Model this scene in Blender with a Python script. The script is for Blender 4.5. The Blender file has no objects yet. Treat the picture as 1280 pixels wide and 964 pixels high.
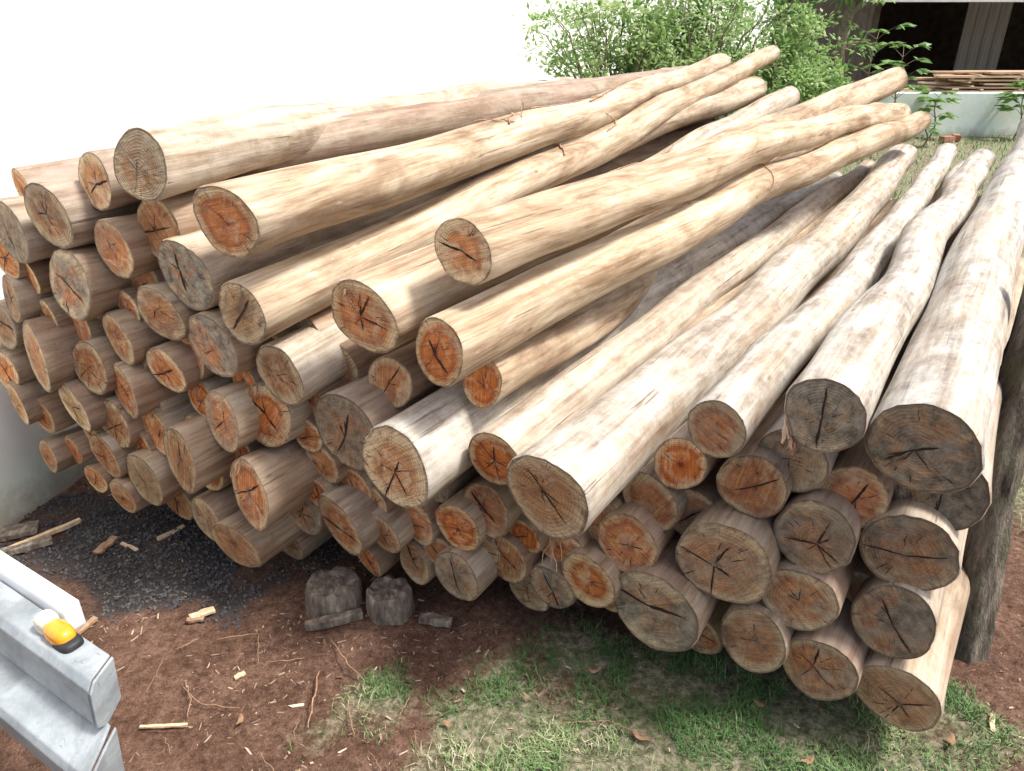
import bpy, math, random, bmesh
from mathutils import Vector, Matrix, noise
R = random.Random(11)
sc = bpy.context.scene
COL = sc.collection
# ------------------------------------------------------------------ camera
H = 1.65; PITCH = math.radians(26); F = 925.0
cp, sp = math.cos(PITCH), math.sin(PITCH)
cam = bpy.data.cameras.new("camera"); cam.lens = 36*F/1280; cam.sensor_width = 36; cam.clip_end = 400; cam.clip_start = .05
co = bpy.data.objects.new("camera", cam); COL.objects.link(co)
co.location = (0, 0, H); co.rotation_euler = (math.pi/2-PITCH, 0, 0); sc.camera = co
def ray(px, py):
    a = (px-640)/F; b = -(py-482)/F
    return Vector((a, cp+b*sp, -sp+b*cp))
def on_ground(px, py, z=0.):
    d = ray(px, py); t = (z-H)/d.z
    return Vector((0, 0, H))+d*t
# ------------------------------------------------------------------ light
w = bpy.data.worlds.new("World"); sc.world = w; w.use_nodes = True
nt = w.node_tree; bg = nt.nodes["Background"]; sky = nt.nodes.new("ShaderNodeTexSky")
SAZ, SEL = math.radians(100), math.radians(60)
sky.sky_type = 'NISHITA'; sky.sun_disc = False; sky.sun_elevation = SEL; sky.sun_rotation = SAZ
sky.dust_density = 5.0; sky.air_density = 1.0; sky.ozone_density = .6
nt.links.new(sky.outputs[0], bg.inputs[0]); bg.inputs[1].default_value = 0.20
sun = bpy.data.lights.new("sun", 'SUN'); sun.energy = 5.0; sun.angle = math.radians(9); sun.color = (1, .975, .94)
so = bpy.data.objects.new("sun", sun); COL.objects.link(so)
sd = Vector((math.sin(SAZ)*math.cos(SEL), math.cos(SAZ)*math.cos(SEL), math.sin(SEL)))
so.rotation_euler = sd.to_track_quat('Z', 'Y').to_euler(); so.location = (4, 0, 6)
sc.view_settings.view_transform = 'Standard'; sc.view_settings.look = 'None'; sc.view_settings.exposure = 0
# ------------------------------------------------------------------ node helper
class N:
    def __init__(s, name):
        s.m = bpy.data.materials.new(name); s.m.use_nodes = True; s.t = s.m.node_tree
        s.b = s.t.nodes["Principled BSDF"]; s.b.inputs["Roughness"].default_value = .8
        s.b.inputs["Specular IOR Level"].default_value = .25
    def put(s, sock, v):
        if isinstance(v, bpy.types.NodeSocket): s.t.links.new(v, sock)
        elif isinstance(v, (tuple, list)) and len(v) == 3 and sock.type == 'RGBA': sock.default_value = (*v, 1)
        else: sock.default_value = v
    def obj(s): return s.t.nodes.new("ShaderNodeTexCoord").outputs["Object"]
    def rnd(s): return s.t.nodes.new("ShaderNodeObjectInfo").outputs["Random"]
    def attr(s, n, typ='GEOMETRY'):
        a = s.t.nodes.new("ShaderNodeAttribute"); a.attribute_type = typ; a.attribute_name = n; return a.outputs["Fac"]
    def math(s, op, a, b=0., clamp=False):
        n = s.t.nodes.new("ShaderNodeMath"); n.operation = op; n.use_clamp = clamp
        s.put(n.inputs[0], a); s.put(n.inputs[1], b); return n.outputs[0]
    def vm(s, op, a, b=(0, 0, 0)):
        n = s.t.nodes.new("ShaderNodeVectorMath"); n.operation = op
        s.put(n.inputs[0], a); s.put(n.inputs[1], b); return n.outputs[0]
    def noise(s, v, scale, detail=5, rough=.6, dist=0.):
        n = s.t.nodes.new("ShaderNodeTexNoise"); s.put(n.inputs["Vector"], v)
        n.inputs["Scale"].default_value = scale; n.inputs["Detail"].default_value = min(detail, 6)
        n.inputs["Roughness"].default_value = rough; n.inputs["Distortion"].default_value = dist
        return n.outputs["Fac"]
    def voro(s, v, scale, feat='F1', out="Distance"):
        n = s.t.nodes.new("ShaderNodeTexVoronoi"); n.feature = feat; s.put(n.inputs["Vector"], v)
        n.inputs["Scale"].default_value = scale; return n.outputs[out]
    def ramp(s, f, stops):
        n = s.t.nodes.new("ShaderNodeValToRGB"); s.put(n.inputs[0], f); e = n.color_ramp.elements
        while len(e) < len(stops): e.new(.5)
        for q, (p, c) in zip(e, stops):
            q.position = p; q.color = (*c, 1) if isinstance(c, (tuple, list)) else (c, c, c, 1)
        return n.outputs[0]
    def mix(s, f, a, b, mode='MIX'):
        n = s.t.nodes.new("ShaderNodeMix"); n.data_type = 'RGBA'; n.blend_type = mode
        s.put(n.inputs[0], f); s.put(n.inputs[6], a); s.put(n.inputs[7], b); return n.outputs[2]
    def bump(s, h, strength=.4, dist=.005):
        n = s.t.nodes.new("ShaderNodeBump"); s.put(n.inputs["Height"], h)
        n.inputs["Strength"].default_value = strength; n.inputs["Distance"].default_value = dist
        s.t.links.new(n.outputs[0], s.b.inputs["Normal"])
    def col(s, c): s.put(s.b.inputs["Base Color"], c)
    def comb(s, x, y, z):
        n = s.t.nodes.new("ShaderNodeCombineXYZ"); s.put(n.inputs[0], x); s.put(n.inputs[1], y); s.put(n.inputs[2], z); return n.outputs[0]
    def sep(s, v):
        n = s.t.nodes.new("ShaderNodeSeparateXYZ"); s.put(n.inputs[0], v); return n.outputs

# ---- log flank
def mat_side():
    n = N("log_flank"); o = n.obj(); off = n.math('MULTIPLY', n.rnd(), 57.)
    ov = n.vm('ADD', o, n.comb(off, off, off)); rough_ = n.attr("dirt", 'OBJECT')
    st = n.vm('MULTIPLY', ov, (1, 1, .07)); md = n.vm('MULTIPLY', ov, (1, 1, .28)); fi = n.vm('MULTIPLY', ov, (1, 1, .025))
    a = n.noise(st, 32, 6, .66, .3); b = n.noise(md, 7.5, 6, .67, .7); c = n.noise(fi, 170, 3, .6); d = n.noise(ov, 12, 6, .75)
    base = n.ramp(n.math('ADD', n.math('MULTIPLY', a, .7), n.math('MULTIPLY', c, .3)), [(.34, (.29, .195, .12)), (.44, (.49, .38, .26)), (.54, (.64, .54, .40)), (.68, (.78, .705, .575))])
    tone = n.ramp(b, [(.36, (.48, .385, .30)), (.48, (.80, .745, .665)), (.62, (1.04, 1.03, 1.0))])
    c1 = n.mix(1., base, tone, 'MULTIPLY')
    redm = n.math('MULTIPLY', n.ramp(n.noise(md, 4.5, 5, .6), [(.38, 0.), (.62, 1.)]), n.attr("red", 'OBJECT'), True)
    c2 = n.mix(redm, c1, n.ramp(a, [(.3, (.19, .075, .042)), (.7, (.50, .28, .16))]))
    greym = n.math('MULTIPLY', n.ramp(n.noise(md, 5.5, 6, .7), [(.34, .45), (.54, 1.)]), n.attr("grey", 'OBJECT'), True)
    c3 = n.mix(greym, c2, n.ramp(n.math('ADD', n.math('MULTIPLY', a, .5), n.math('MULTIPLY', d, .5)), [(.37, (.21, .18, .15)), (.46, (.40, .37, .32)), (.57, (.63, .61, .55))]))
    spots = n.ramp(n.voro(n.vm('MULTIPLY', ov, (1, 1, .4)), 16), [(.04, 1.), (.12, 0.)])
    c4 = n.mix(n.math('MULTIPLY', spots, n.ramp(n.noise(ov, 3.3, 2), [(.46, 0.), (.56, .75)])), c3, (.15, .095, .06))
    cr = n.ramp(n.noise(fi, 70, 4, .55, .2), [(.29, 1.), (.35, 0.)])
    c5 = n.mix(n.math('MULTIPLY', cr, .65), c4, (.12, .08, .055))
    sm = n.ramp(n.noise(n.vm('MULTIPLY', ov, (1, 1, .45)), 5.2, 6, .8, .9), [(.54, 0.), (.64, 1.)])
    sm = n.math('MULTIPLY', sm, n.math('ADD', n.math('MULTIPLY', rough_, .5), .55), True)
    c6 = n.mix(sm, c5, n.mix(.5, c5, (.17, .125, .09)))
    sc2 = n.ramp(n.noise(n.vm('MULTIPLY', ov, (2.2, 2.2, .6)), 14, 6, .8), [(.62, 0.), (.70, .5)])
    c6 = n.mix(sc2, c6, (.82, .77, .67))
    c7 = n.mix(n.math('MULTIPLY', rough_, .55), c6, (.14, .085, .055))
    n.col(c7)
    h = n.math('ADD', n.math('MULTIPLY', a, .8), n.math('ADD', n.math('MULTIPLY', c, .35), n.math('MULTIPLY', cr, -.8)))
    n.bump(h, .5, .006); n.b.inputs["Roughness"].default_value = .68
    return n.m
# ---- sawn end
def mat_end():
    n = N("sawn_end_grain"); o = n.obj(); rd = n.rnd(); off = n.math('MULTIPLY', rd, 31.)
    rr = n.attr("rr"); ov = n.vm('ADD', o, n.comb(off, off, off))
    wob = n.noise(ov, 9, 4, .6); wob2 = n.noise(ov, 34, 5, .7)
    r2 = n.math('ADD', rr, n.math('ADD', n.math('MULTIPLY', n.math('SUBTRACT', wob, .5), .42), n.math('MULTIPLY', n.math('SUBTRACT', rd, .5), .2)))
    heat = n.attr("heat", 'OBJECT'); old = n.attr("old", 'OBJECT')
    tan_ = n.ramp(r2, [(.0, (.24, .13, .065)), (.10, (.49, .29, .14)), (.6, (.58, .375, .19)), (.76, (.64, .46, .26)), (.9, (.76, .62, .40))])
    org = n.ramp(r2, [(.0, (.25, .06, .02)), (.12, (.64, .18, .045)), (.5, (.78, .28, .07)), (.68, (.50, .13, .04)), (.78, (.72, .40, .17)), (.92, (.78, .60, .36))])
    c = n.mix(heat, tan_, org)
    rp = n.math('SINE', n.math('ADD', n.math('MULTIPLY', rr, 84.), n.math('MULTIPLY', wob, 20.)))
    ringm = n.math('MULTIPLY', n.ramp(rp, [(.35, 0.), (.95, 1.)]), n.ramp(n.noise(ov, 14, 3), [(.38, .1), (.62, .65)]))
    c = n.mix(ringm, c, n.mix(1., c, (.54, .42, .35), 'MULTIPLY'))
    nd = n.vm('NORMALIZE', n.vm('MULTIPLY', o, (1, 1, 0)))
    rays = n.noise(n.vm('ADD', n.vm('MULTIPLY', nd, (9, 9, 9)), n.comb(n.math('MULTIPLY', rr, 1.3), off, off)), 3.4, 6, .75)
    c = n.mix(1., c, n.ramp(rays, [(.32, (.50, .42, .37)), (.45, (.93, .91, .89)), (.60, (1.15, 1.12, 1.07))]), 'MULTIPLY')
    rayc = n.math('MULTIPLY', n.ramp(rays, [(.32, 1.), (.355, 0.)]), n.ramp(rr, [(.08, 0.), (.25, .95)]))
    c = n.mix(rayc, c, (.06, .035, .022))
    an = n.math('MULTIPLY', rd, 6.28); cs = n.math('COSINE', an); sn = n.math('SINE', an); xyz = n.sep(o)
    su = n.math('ADD', n.math('MULTIPLY', xyz[0], cs), n.math('MULTIPLY', xyz[1], sn))
    sv = n.math('SUBTRACT', n.math('MULTIPLY', xyz[1], cs), n.math('MULTIPLY', xyz[0], sn))
    saw = n.noise(n.comb(n.math('MULTIPLY', su, 9.), n.math('MULTIPLY', sv, 150.), off), 1.0, 3, .7)
    c = n.mix(.8, c, n.mix(1., c, n.ramp(saw, [(.35, .54), (.65, 1.2)]), 'MULTIPLY'))
    pal = n.ramp(n.noise(ov, 17, 6, .75, .8), [(.50, 0.), (.64, .55)])
    c = n.mix(pal, c, (.78, .63, .42))
    stain = n.ramp(n.noise(ov, 13, 6, .7, 1.2), [(.34, .85), (.48, 0.)])
    c = n.mix(stain, c, n.mix(heat, (.20, .12, .07), (.40, .10, .03)))
    dk = n.ramp(n.noise(ov, 9, 6, .75, .5), [(.43, 1.), (.59, .3)])
    c = n.mix(n.math('MULTIPLY', dk, n.math('SUBTRACT', n.math('MULTIPLY', old, 1.4), .18), True), c, n.ramp(wob2, [(.35, (.11, .095, .07)), (.65, (.38, .34, .26))]))
    rim = n.ramp(n.math('ADD', rr, n.math('MULTIPLY', n.math('SUBTRACT', wob2, .5), .24)), [(.92, 0.), (1.0, .8)])
    c = n.mix(rim, c, (.14, .085, .055))
    c = n.mix(1., c, n.ramp(n.math('FRACT', n.math('MULTIPLY', rd, 7.3)), [(0., (.74, .74, .74)), (1., (1.16, 1.16, 1.16))]), 'MULTIPLY')
    n.col(c)
    n.bump(n.math('ADD', n.math('MULTIPLY', saw, .9), n.math('ADD', n.math('MULTIPLY', rp, .12), n.math('MULTIPLY', rayc, -1.2))), .7, .004)
    n.b.inputs["Roughness"].default_value = .85
    return n.m
def simple(name, stops, scale=20, stretch=(1, 1, 1), rough=.85, bump=.3, bd=.004, spec=.25, metal=0.):
    n = N(name); v = n.vm('MULTIPLY', n.obj(), stretch)
    f = n.noise(v, scale, 6, .65); n.col(n.ramp(f, stops)); n.b.inputs["Roughness"].default_value = rough
    n.b.inputs["Specular IOR Level"].default_value = spec; n.b.inputs["Metallic"].default_value = metal
    if bump: n.bump(f, bump, bd)
    return n.m
SIDE = mat_side(); END = mat_end()
CRACK = simple("crack_shadow", [(.3, (.016, .010, .008)), (.7, (.06, .035, .024))])
FIBRE = simple("bark_fibre", [(.3, (.22, .12, .07)), (.7, (.48, .32, .20))], 60)
PALEWOOD = simple("splintered_wood", [(.3, (.50, .33, .19)), (.7, (.80, .64, .44))], 40, (1, 1, .2))
OLDWOOD = simple("weathered_grey_wood", [(.3, (.075, .058, .045)), (.5, (.21, .17, .135)), (.72, (.46, .40, .33))], 34, (1, 1, .35), bump=1., bd=.014)
LUMBER = simple("sawn_lumber", [(.3, (.38, .24, .14)), (.7, (.70, .52, .36))], 5, (.3, 2, 3))

def mk(name, verts, faces, mats, parent=None, smooth=False, mi=None, mat=None, attrs=None):
    me = bpy.data.meshes.new(name); me.from_pydata([tuple(v) for v in verts], [], faces); 
    for m in mats: me.materials.append(m)
    if mi: me.polygons.foreach_set("material_index", mi)
    if smooth: me.polygons.foreach_set("use_smooth", [True]*len(me.polygons))
    if attrs:
        for k, v in attrs.items():
            a = me.attributes.new(k, 'FLOAT', 'POINT'); a.data.foreach_set("value", v)
    me.update()
    ob = bpy.data.objects.new(name, me); COL.objects.link(ob)
    if mat is not None: ob.matrix_world = mat
    if parent: ob.parent = parent
    return ob
def tag(o, label, cat, group=None, kind=None):
    o["label"] = label; o["category"] = cat
    if group: o["group"] = group
    if kind: o["kind"] = kind
def structure(o): o["kind"] = "structure"
# ------------------------------------------------------------------ logs
def crack_strip(path, width, V, Fc, zf, k):
    n = len(path); base = len(V)
    for i, (x, y) in enumerate(path):
        a = path[max(0, i-1)]; b = path[min(n-1, i+1)]
        t = Vector((b[0]-a[0], b[1]-a[1])).normalized(); nn = Vector((-t.y, t.x))
        u = i/(n-1); ww = width*(math.sin(math.pi*min(1, .12+u*.88))**.8+.04)*R.uniform(.6, 1.2)*.5
        for s in (-1, 1):
            X = x+nn.x*ww*s; Y = y+nn.y*ww*s; V.append((X, Y, zf(X, Y)-.0011-.00005*k))
    for i in range(n-1):
        q = base+2*i; Fc.append((q, q+1, q+3, q+2))
LOGS = []
def make_log(S, E, r, taper, grey, red, heat, old, dirt, label, bend=None):
    ax = E-S; L = ax.length; z = ax.normalized(); up = Vector((0, 0, 1)); y = (up-z*z.z).normalized(); x = y.cross(z)
    M = Matrix(((x.x, y.x, z.x, S.x), (x.y, y.y, z.y, S.y), (x.z, y.z, z.z, S.z), (0, 0, 0, 1)))
    NA, NZ = 40, 46; sd_ = R.uniform(0, 100)
    a1, a2, a3 = [R.uniform(0, 6.28) for _ in range(3)]; e2, e3 = R.uniform(.0, .065), R.uniform(0, .04)
    ba = R.uniform(0, 6.28); bm = R.uniform(.015, .05) if bend is None else bend
    wb = .02 if bend is None else .034
    knots = [(R.uniform(.3, L), R.uniform(-math.pi, math.pi), R.uniform(.003, .012), R.uniform(.03, .07)) for _ in range(9)]
    tx, ty = R.uniform(-.16, .16), R.uniform(-.16, .16)
    zf = lambda X, Y: tx*X+ty*Y
    zs = [0, .004]+[L*(i/(NZ-1))**1.15 for i in range(1, NZ)]
    V = []; 
    for k, zz in enumerate(zs):
        u = zz/L; rad = r*(1-taper*u)*(1+.05*math.exp(-zz/.12)-.05)*(1+.05*noise.noise((u*5, sd_, 33)))
        if k == 0: rad *= .972
        cxx = math.cos(ba)*bm*math.sin(math.pi*u)+wb*(noise.noise((u*6, sd_, 0)))*min(1, u*5)
        cyy = math.sin(ba)*bm*math.sin(math.pi*u)+wb*(noise.noise((u*6, sd_, 9)))*min(1, u*5)
        for j in range(NA):
            th = 2*math.pi*j/NA
            q = 1+e2*math.cos(2*th+a1+u)+e3*math.cos(3*th+a2)+.06*noise.noise((math.cos(th)*1.2, math.sin(th)*1.2, zz*1.6+sd_))+.02*noise.noise((math.cos(th)*4, math.sin(th)*4, zz*5+sd_))
            if k < 2: q += .026*noise.noise((math.cos(th)*9, math.sin(th)*9, sd_+k*.3))
            rd = rad*q
            for kz, kt, kh, kw in knots:
                dz = (zz-kz)/kw/1.6; 
                if abs(dz) < 2.5:
                    dt = ((th-kt+math.pi) % (2*math.pi)-math.pi)*r/kw
                    rd += kh*math.exp(-dz*dz-dt*dt)
            X = cxx+rd*math.cos(th); Y = cyy+rd*math.sin(th)
            V.append((X, Y, zz+zf(X, Y)*max(0, 1-zz/.3)))
    Fc = []
    K = len(zs)
    for k in range(K-1):
        for j in range(NA):
            j2 = (j+1) % NA; Fc.append((k*NA+j, (k+1)*NA+j, (k+1)*NA+j2, k*NA+j2))
    Fc.append(tuple((K-1)*NA+j for j in range(NA)))
    o = mk("log", V, Fc, [SIDE], smooth=True, mat=M)
    o.data.polygons[len(Fc)-1].use_smooth = False
    p0 = Vector((R.uniform(-.16, .16)*r, R.uniform(-.16, .16)*r))
    fs = [.12, .3, .5, .7, .86, .95, 1.0]
    CV = [(p0.x, p0.y, zf(*p0))]; rrv = [0.]; CF = []
    for f in fs:
        for j in range(NA):
            X = p0.x+(V[j][0]-p0.x)*f; Y = p0.y+(V[j][1]-p0.y)*f
            CV.append((X, Y, zf(X, Y)+(.0 if f == 1 else R.uniform(-.0006, .0006)))); rrv.append(f)
    for j in range(NA): CF.append((0, 1+j, 1+(j+1) % NA)); 
    for k in range(len(fs)-1):
        for j in range(NA):
            j2 = (j+1) % NA; a = 1+k*NA; CF.append((a+j, a+NA+j, a+NA+j2, a+j2))
    nb = len(CF); style = R.random(); ang = R.uniform(0, math.pi*2); jit = R.uniform(.006, .018)
    specs = []
    if style < .40:
        w0 = R.uniform(.04, .11)*r
        specs += [(ang, 0, R.uniform(.6, .95), w0), (ang+math.pi+R.uniform(-.3, .3), 0, R.uniform(.4, .9), w0*.8)]
        specs += [(R.uniform(0, 6.28), 0, R.uniform(.25, .6), .03*r) for _ in range(R.randint(0, 3))]
    elif style < .72:
        k_ = R.randint(2, 6); specs += [(ang+6.28*q/k_+R.uniform(-.5, .5), R.uniform(0, .08), R.uniform(.3, .92), R.uniform(.018, .06)*r) for q in range(k_)]
    else:
        specs += [(ang+R.uniform(-2, 2), 0, R.uniform(.3, .6), R.uniform(.015, .028)*r) for _ in range(R.randint(1, 3))]
    for _ in range(R.randint(5, 13)):
        l0 = R.uniform(.15, .75); specs.append((R.uniform(0, 6.28), l0, min(.98, l0+R.uniform(.12, .35)), R.uniform(.008, .026)*r))
    for c, (aa, l0, l1, wd) in enumerate(specs):
        path = []; n = 9; off = 0
        for i in range(n):
            u = l0+(l1-l0)*i/(n-1); off += R.uniform(-jit, jit)*r
            path.append((p0.x+math.cos(aa)*u*r-math.sin(aa)*off, p0.y+math.sin(aa)*u*r+math.cos(aa)*off))
        crack_strip(path, wd, CV, CF, zf, c)
    mi = [0]*nb+[1]*(len(CF)-nb); rrv += [.5]*(len(CV)-len(rrv))
    CF = [tuple(reversed(f)) for f in CF]
    e = mk("sawn_end", CV, CF, [END, CRACK], parent=o, mi=mi, attrs={"rr": rrv})
    for q in (o, e):
        q["grey"] = float(grey); q["red"] = float(red); q["heat"] = float(heat); q["old"] = float(old); q["dirt"] = float(dirt)
    tag(o, label, "log", "logs stacked in the pile")
    LOGS.append((o, M, L, r, taper))
    return o
AZ = math.radians(34.2)
def face_point(px, py, jut):
    d = ray(px, py); t = (1.655-jut)/(d.y+.335*d.x)
    return Vector((0, 0, H))+d*t, t
# survey of the front of the pile: cx, cy, diameter, jut, far end, length, grey, heat, old
T = [
 (175,207,86,.06,(715,110),4.3,.45,.25,.5), (118,227,76,.0,None,4.2,.4,.1,.3), (60,270,84,.05,None,4.2,.5,.1,.8),
 (283,278,104,.14,(900,82),4.7,.15,.7,.35), (302,393,84,.10,(965,68),5.2,.1,.35,.5), (578,315,86,.0,(1125,140),4.4,.05,.8,.1),
 (548,440,88,.10,(1150,152),4.6,.05,.6,.1), (455,398,104,.05,(1115,103),4.8,.1,.45,.3), (232,345,94,.04,(945,112),4.6,.3,.0,1.),
 (350,470,84,.04,(985,118),4.9,.5,.3,.5), (683,622,122,.20,(1130,197),4.9,.75,.5,.5), (618,575,80,.06,(1085,212),4.6,.5,.8,.2),
 (895,537,80,.03,(1185,190),4.5,.9,.6,.35), (1030,520,100,.08,(1228,200),4.0,.95,.15,.7), (1152,562,132,.12,(1305,140),5.5,1.,.1,.8),
 (990,577,92,-.02,(1205,215),4.2,.9,.1,.9), (493,585,118,.16,(1040,232),4.6,.8,.55,.3), (602,478,66,-.04,(1000,238),4.2,.1,.9,.1),
 (487,478,70,-.06,None,4.4,.2,.7,.3), (850,580,72,-.04,None,4.3,.4,.8,.2), (1065,622,86,-.02,None,4.2,.3,1.,.4),
 (940,608,90,.0,None,4.2,.4,.5,.6), (1172,615,112,-.03,None,4.2,.6,.1,.9), (1017,672,104,.03,None,4.2,.3,.4,.4),
 (1137,693,118,.02,None,4.2,.5,.1,.6), (902,705,124,.05,None,4.3,.2,.35,.7), (998,750,96,.05,None,4.2,.2,.45,.3),
 (1117,778,102,.04,None,4.2,.4,.1,.5), (1120,872,98,.08,None,4.2,.3,.5,.3), (940,800,88,.06,None,4.2,.3,.6,.3),
 (1023,838,92,.07,None,4.2,.3,.6,.3), (818,765,116,.06,None,4.3,.2,.25,.6), (783,680,84,.0,None,4.3,.2,.85,.3),
 (735,727,80,.02,None,4.3,.2,.6,.3), (688,735,68,-.02,None,4.3,.2,.3,.5), (812,628,80,-.05,None,4.3,.2,.6,.4),
 (607,638,74,.0,None,4.3,.1,.7,.2), (572,660,70,.02,None,4.3,.1,.8,.1), (570,720,70,.03,None,4.3,.3,.3,.4),
 (478,667,62,.0,None,4.3,.2,.6,.2), (522,655,62,-.04,None,4.3,.1,.8,.1), (518,705,56,-.04,None,4.3,.1,.4,.2),
 (632,700,66,-.03,None,4.3,.1,.5,.3), (425,658,94,.02,None,4.3,.3,.5,.3), (432,540,110,.02,None,4.4,.3,.6,.5),
 (312,618,92,.10,None,4.3,.1,.5,.2), (295,683,74,.07,None,4.3,.1,.55,.2), (258,650,66,.03,None,4.3,.1,.6,.3),
 (225,575,86,.08,None,4.3,.1,.5,.4), (196,540,74,.0,None,4.3,.1,.6,.3), (180,600,80,.03,None,4.3,.2,.3,.6),
 (277,527,84,.05,None,4.3,.1,.7,.3), (332,520,84,.02,None,4.3,.2,.8,.2), (265,433,90,.04,None,4.4,.1,.7,.6),
 (207,463,70,.02,None,4.4,.1,.6,.3), (200,393,76,.03,None,4.4,.2,.5,.4), (148,425,70,.02,None,4.4,.1,.7,.2),
 (142,313,80,.03,None,4.4,.1,.5,.4), (197,287,80,.0,None,4.4,.1,.3,.3), (87,357,92,.04,None,4.3,.1,.3,.8),
 (35,345,54,-.03,None,4.2,.1,.5,.3), (14,375,60,.0,None,4.2,.4,.2,.8), (12,290,78,.02,None,4.2,.4,.1,.7),
 (45,447,92,.04,None,4.3,.2,.5,.2), (112,460,70,.02,None,4.3,.1,.7,.2), (93,510,68,.03,None,4.3,.4,.1,.3),
 (155,490,74,.03,None,4.3,.1,.7,.1), (142,530,68,.0,None,4.3,.1,.6,.3), (131,570,66,.0,None,4.3,.2,.5,.4),
 (60,570,46,.0,None,4.2,.2,.6,.3), (154,622,48,.01,None,4.2,.2,.4,.4), (92,563,42,-.02,None,4.2,.2,.5,.3),
 (22,505,58,.0,None,4.2,.2,.5,.3), (52,520,50,-.02,None,4.2,.1,.7,.2), (4,462,62,-.02,None,4.2,.1,.6,.3),
 (402,578,62,-.03,None,4.3,.1,.9,.1), (355,578,54,-.03,None,4.3,.1,.6,.2), (240,448,56,-.03,None,4.4,.1,.8,.1),
 (305,478,60,-.04,None,4.4,.1,.8,.1), (442,610,62,-.05,None,4.3,.1,.8,.1), (100,412,56,-.03,None,4.3,.1,.6,.2),
 (4,408,60,-.02,None,4.2,.3,.3,.7), (702,685,72,-.04,None,4.3,.1,.7,.2), (752,655,74,-.06,None,4.3,.1,.4,.5),
 (540,600,66,-.08,None,4.3,.1,.4,.5), (380,640,68,-.07,None,4.3,.1,.4,.5), (220,625,62,-.06,None,4.3,.1,.4,.5),
 (660,740,62,-.08,None,4.3,.1,.4,.5), (865,645,76,-.08,None,4.3,.1,.4,.5), (380,430,80,-.10,None,4.6,.1,.4,.5),
 (180,352,62,-.05,None,4.4,.1,.4,.5), (110,385,50,-.07,None,4.4,.1,.4,.5), (1090,600,60,-.10,None,4.2,.1,.4,.5),
 (1080,740,60,-.08,None,4.2,.1,.4,.5), (870,810,60,-.12,None,4.2,.1,.4,.5), (360,690,56,-.10,None,4.2,.1,.4,.5),
 (420,460,74,-.12,None,4.4,.1,.5,.3), (700,560,70,-.2,None,4.4,.1,.5,.3), (30,240,60,-.08,None,4.0,.5,.3,.3),
 (252,500,50,-.02,None,4.3,.1,.8,.1), (170,445,48,-.02,None,4.3,.1,.3,.4), (232,410,48,-.01,None,4.4,.1,.8,.1),
 (75,480,48,-.01,None,4.3,.1,.4,.3), (385,545,48,-.02,None,4.3,.1,.9,.1), (345,625,54,-.02,None,4.3,.1,.7,.2),
 (262,590,54,-.02,None,4.3,.1,.5,.3), (178,560,48,-.02,None,4.3,.1,.7,.2), (8,325,48,-.01,None,4.3,.2,.5,.3),
 (460,700,50,-.06,None,4.3,.1,.5,.3), (548,690,48,-.03,None,4.3,.1,.7,.2), (655,670,54,-.03,None,4.3,.1,.8,.1),
 (400,620,50,-.03,None,4.3,.1,.8,.1), (115,545,44,-.02,None,4.3,.1,.5,.3), (60,398,50,-.02,None,4.3,.1,.5,.3),
 (160,385,48,-.02,None,4.3,.1,.8,.2), (190,505,46,-.02,None,4.3,.1,.6,.2), (120,600,42,-.01,None,4.3,.1,.5,.3),
 (385,500,56,-.04,None,4.4,.1,.8,.2), (340,440,50,-.06,None,4.4,.1,.5,.3), (240,540,46,-.02,None,4.3,.1,.8,.2),
 (300,570,50,-.02,None,4.3,.1,.8,.2), (470,630,46,-.03,None,4.3,.1,.6,.3), (605,690,44,-.04,None,4.3,.1,.5,.3),
 (760,745,46,-.06,None,4.3,.1,.5,.3), (925,655,50,-.07,None,4.3,.1,.5,.4), (960,700,46,-.06,None,4.3,.1,.5,.4),
]
for i, (cx, cy, d, jut, far, L, grey, heat, old) in enumerate(T):
    S, t = face_point(cx, cy, jut); r = d/2*t/F
    if S.z < r+.004: S.z = r+.004
    top = far is not None
    if far:
        dr = ray(*far); C = Vector((0, 0, H))-S
        A = dr.dot(dr); B = 2*C.dot(dr); Cc = C.dot(C)-L*L; disc = max(0, B*B-4*A*Cc)
        E = Vector((0, 0, H))+dr*((-B+math.sqrt(disc))/(2*A))
    else:
        el = math.radians(.2 if cx > 800 else .9)
        az = AZ+math.radians(R.uniform(-1., 1.))
        E = S+Vector((math.sin(az)*math.cos(el), math.cos(az)*math.cos(el), math.sin(el)))*L
    if top:
        lab = ("grey weathered log lying on top of the stacked pile" if grey > .5 else "pale stripped log lying on top of the stacked pile")
    elif old > .65: lab = "log with dark weathered sawn end in the pile"
    elif heat > .65: lab = "log with orange heartwood sawn end in the pile"
    elif d < 62: lab = "thin brown log wedged between thicker logs"
    else: lab = "tan log with cracked sawn end in the pile"
    h2 = min(1, max(0, heat+R.uniform(-.35, .5))); o2 = min(1, max(0, old+R.uniform(-.35, .35)))
    if h2 > .8: o2 = min(o2, .4)
    make_log(S, E, r, (.24 if i in (0, 3, 4) else .14) if top else .16, grey, .15 if top else R.uniform(.2, .9), h2, o2, R.uniform(0, .12) if top else R.uniform(.3, .75), lab, bend=R.uniform(.02, .05) if top else None)

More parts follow.
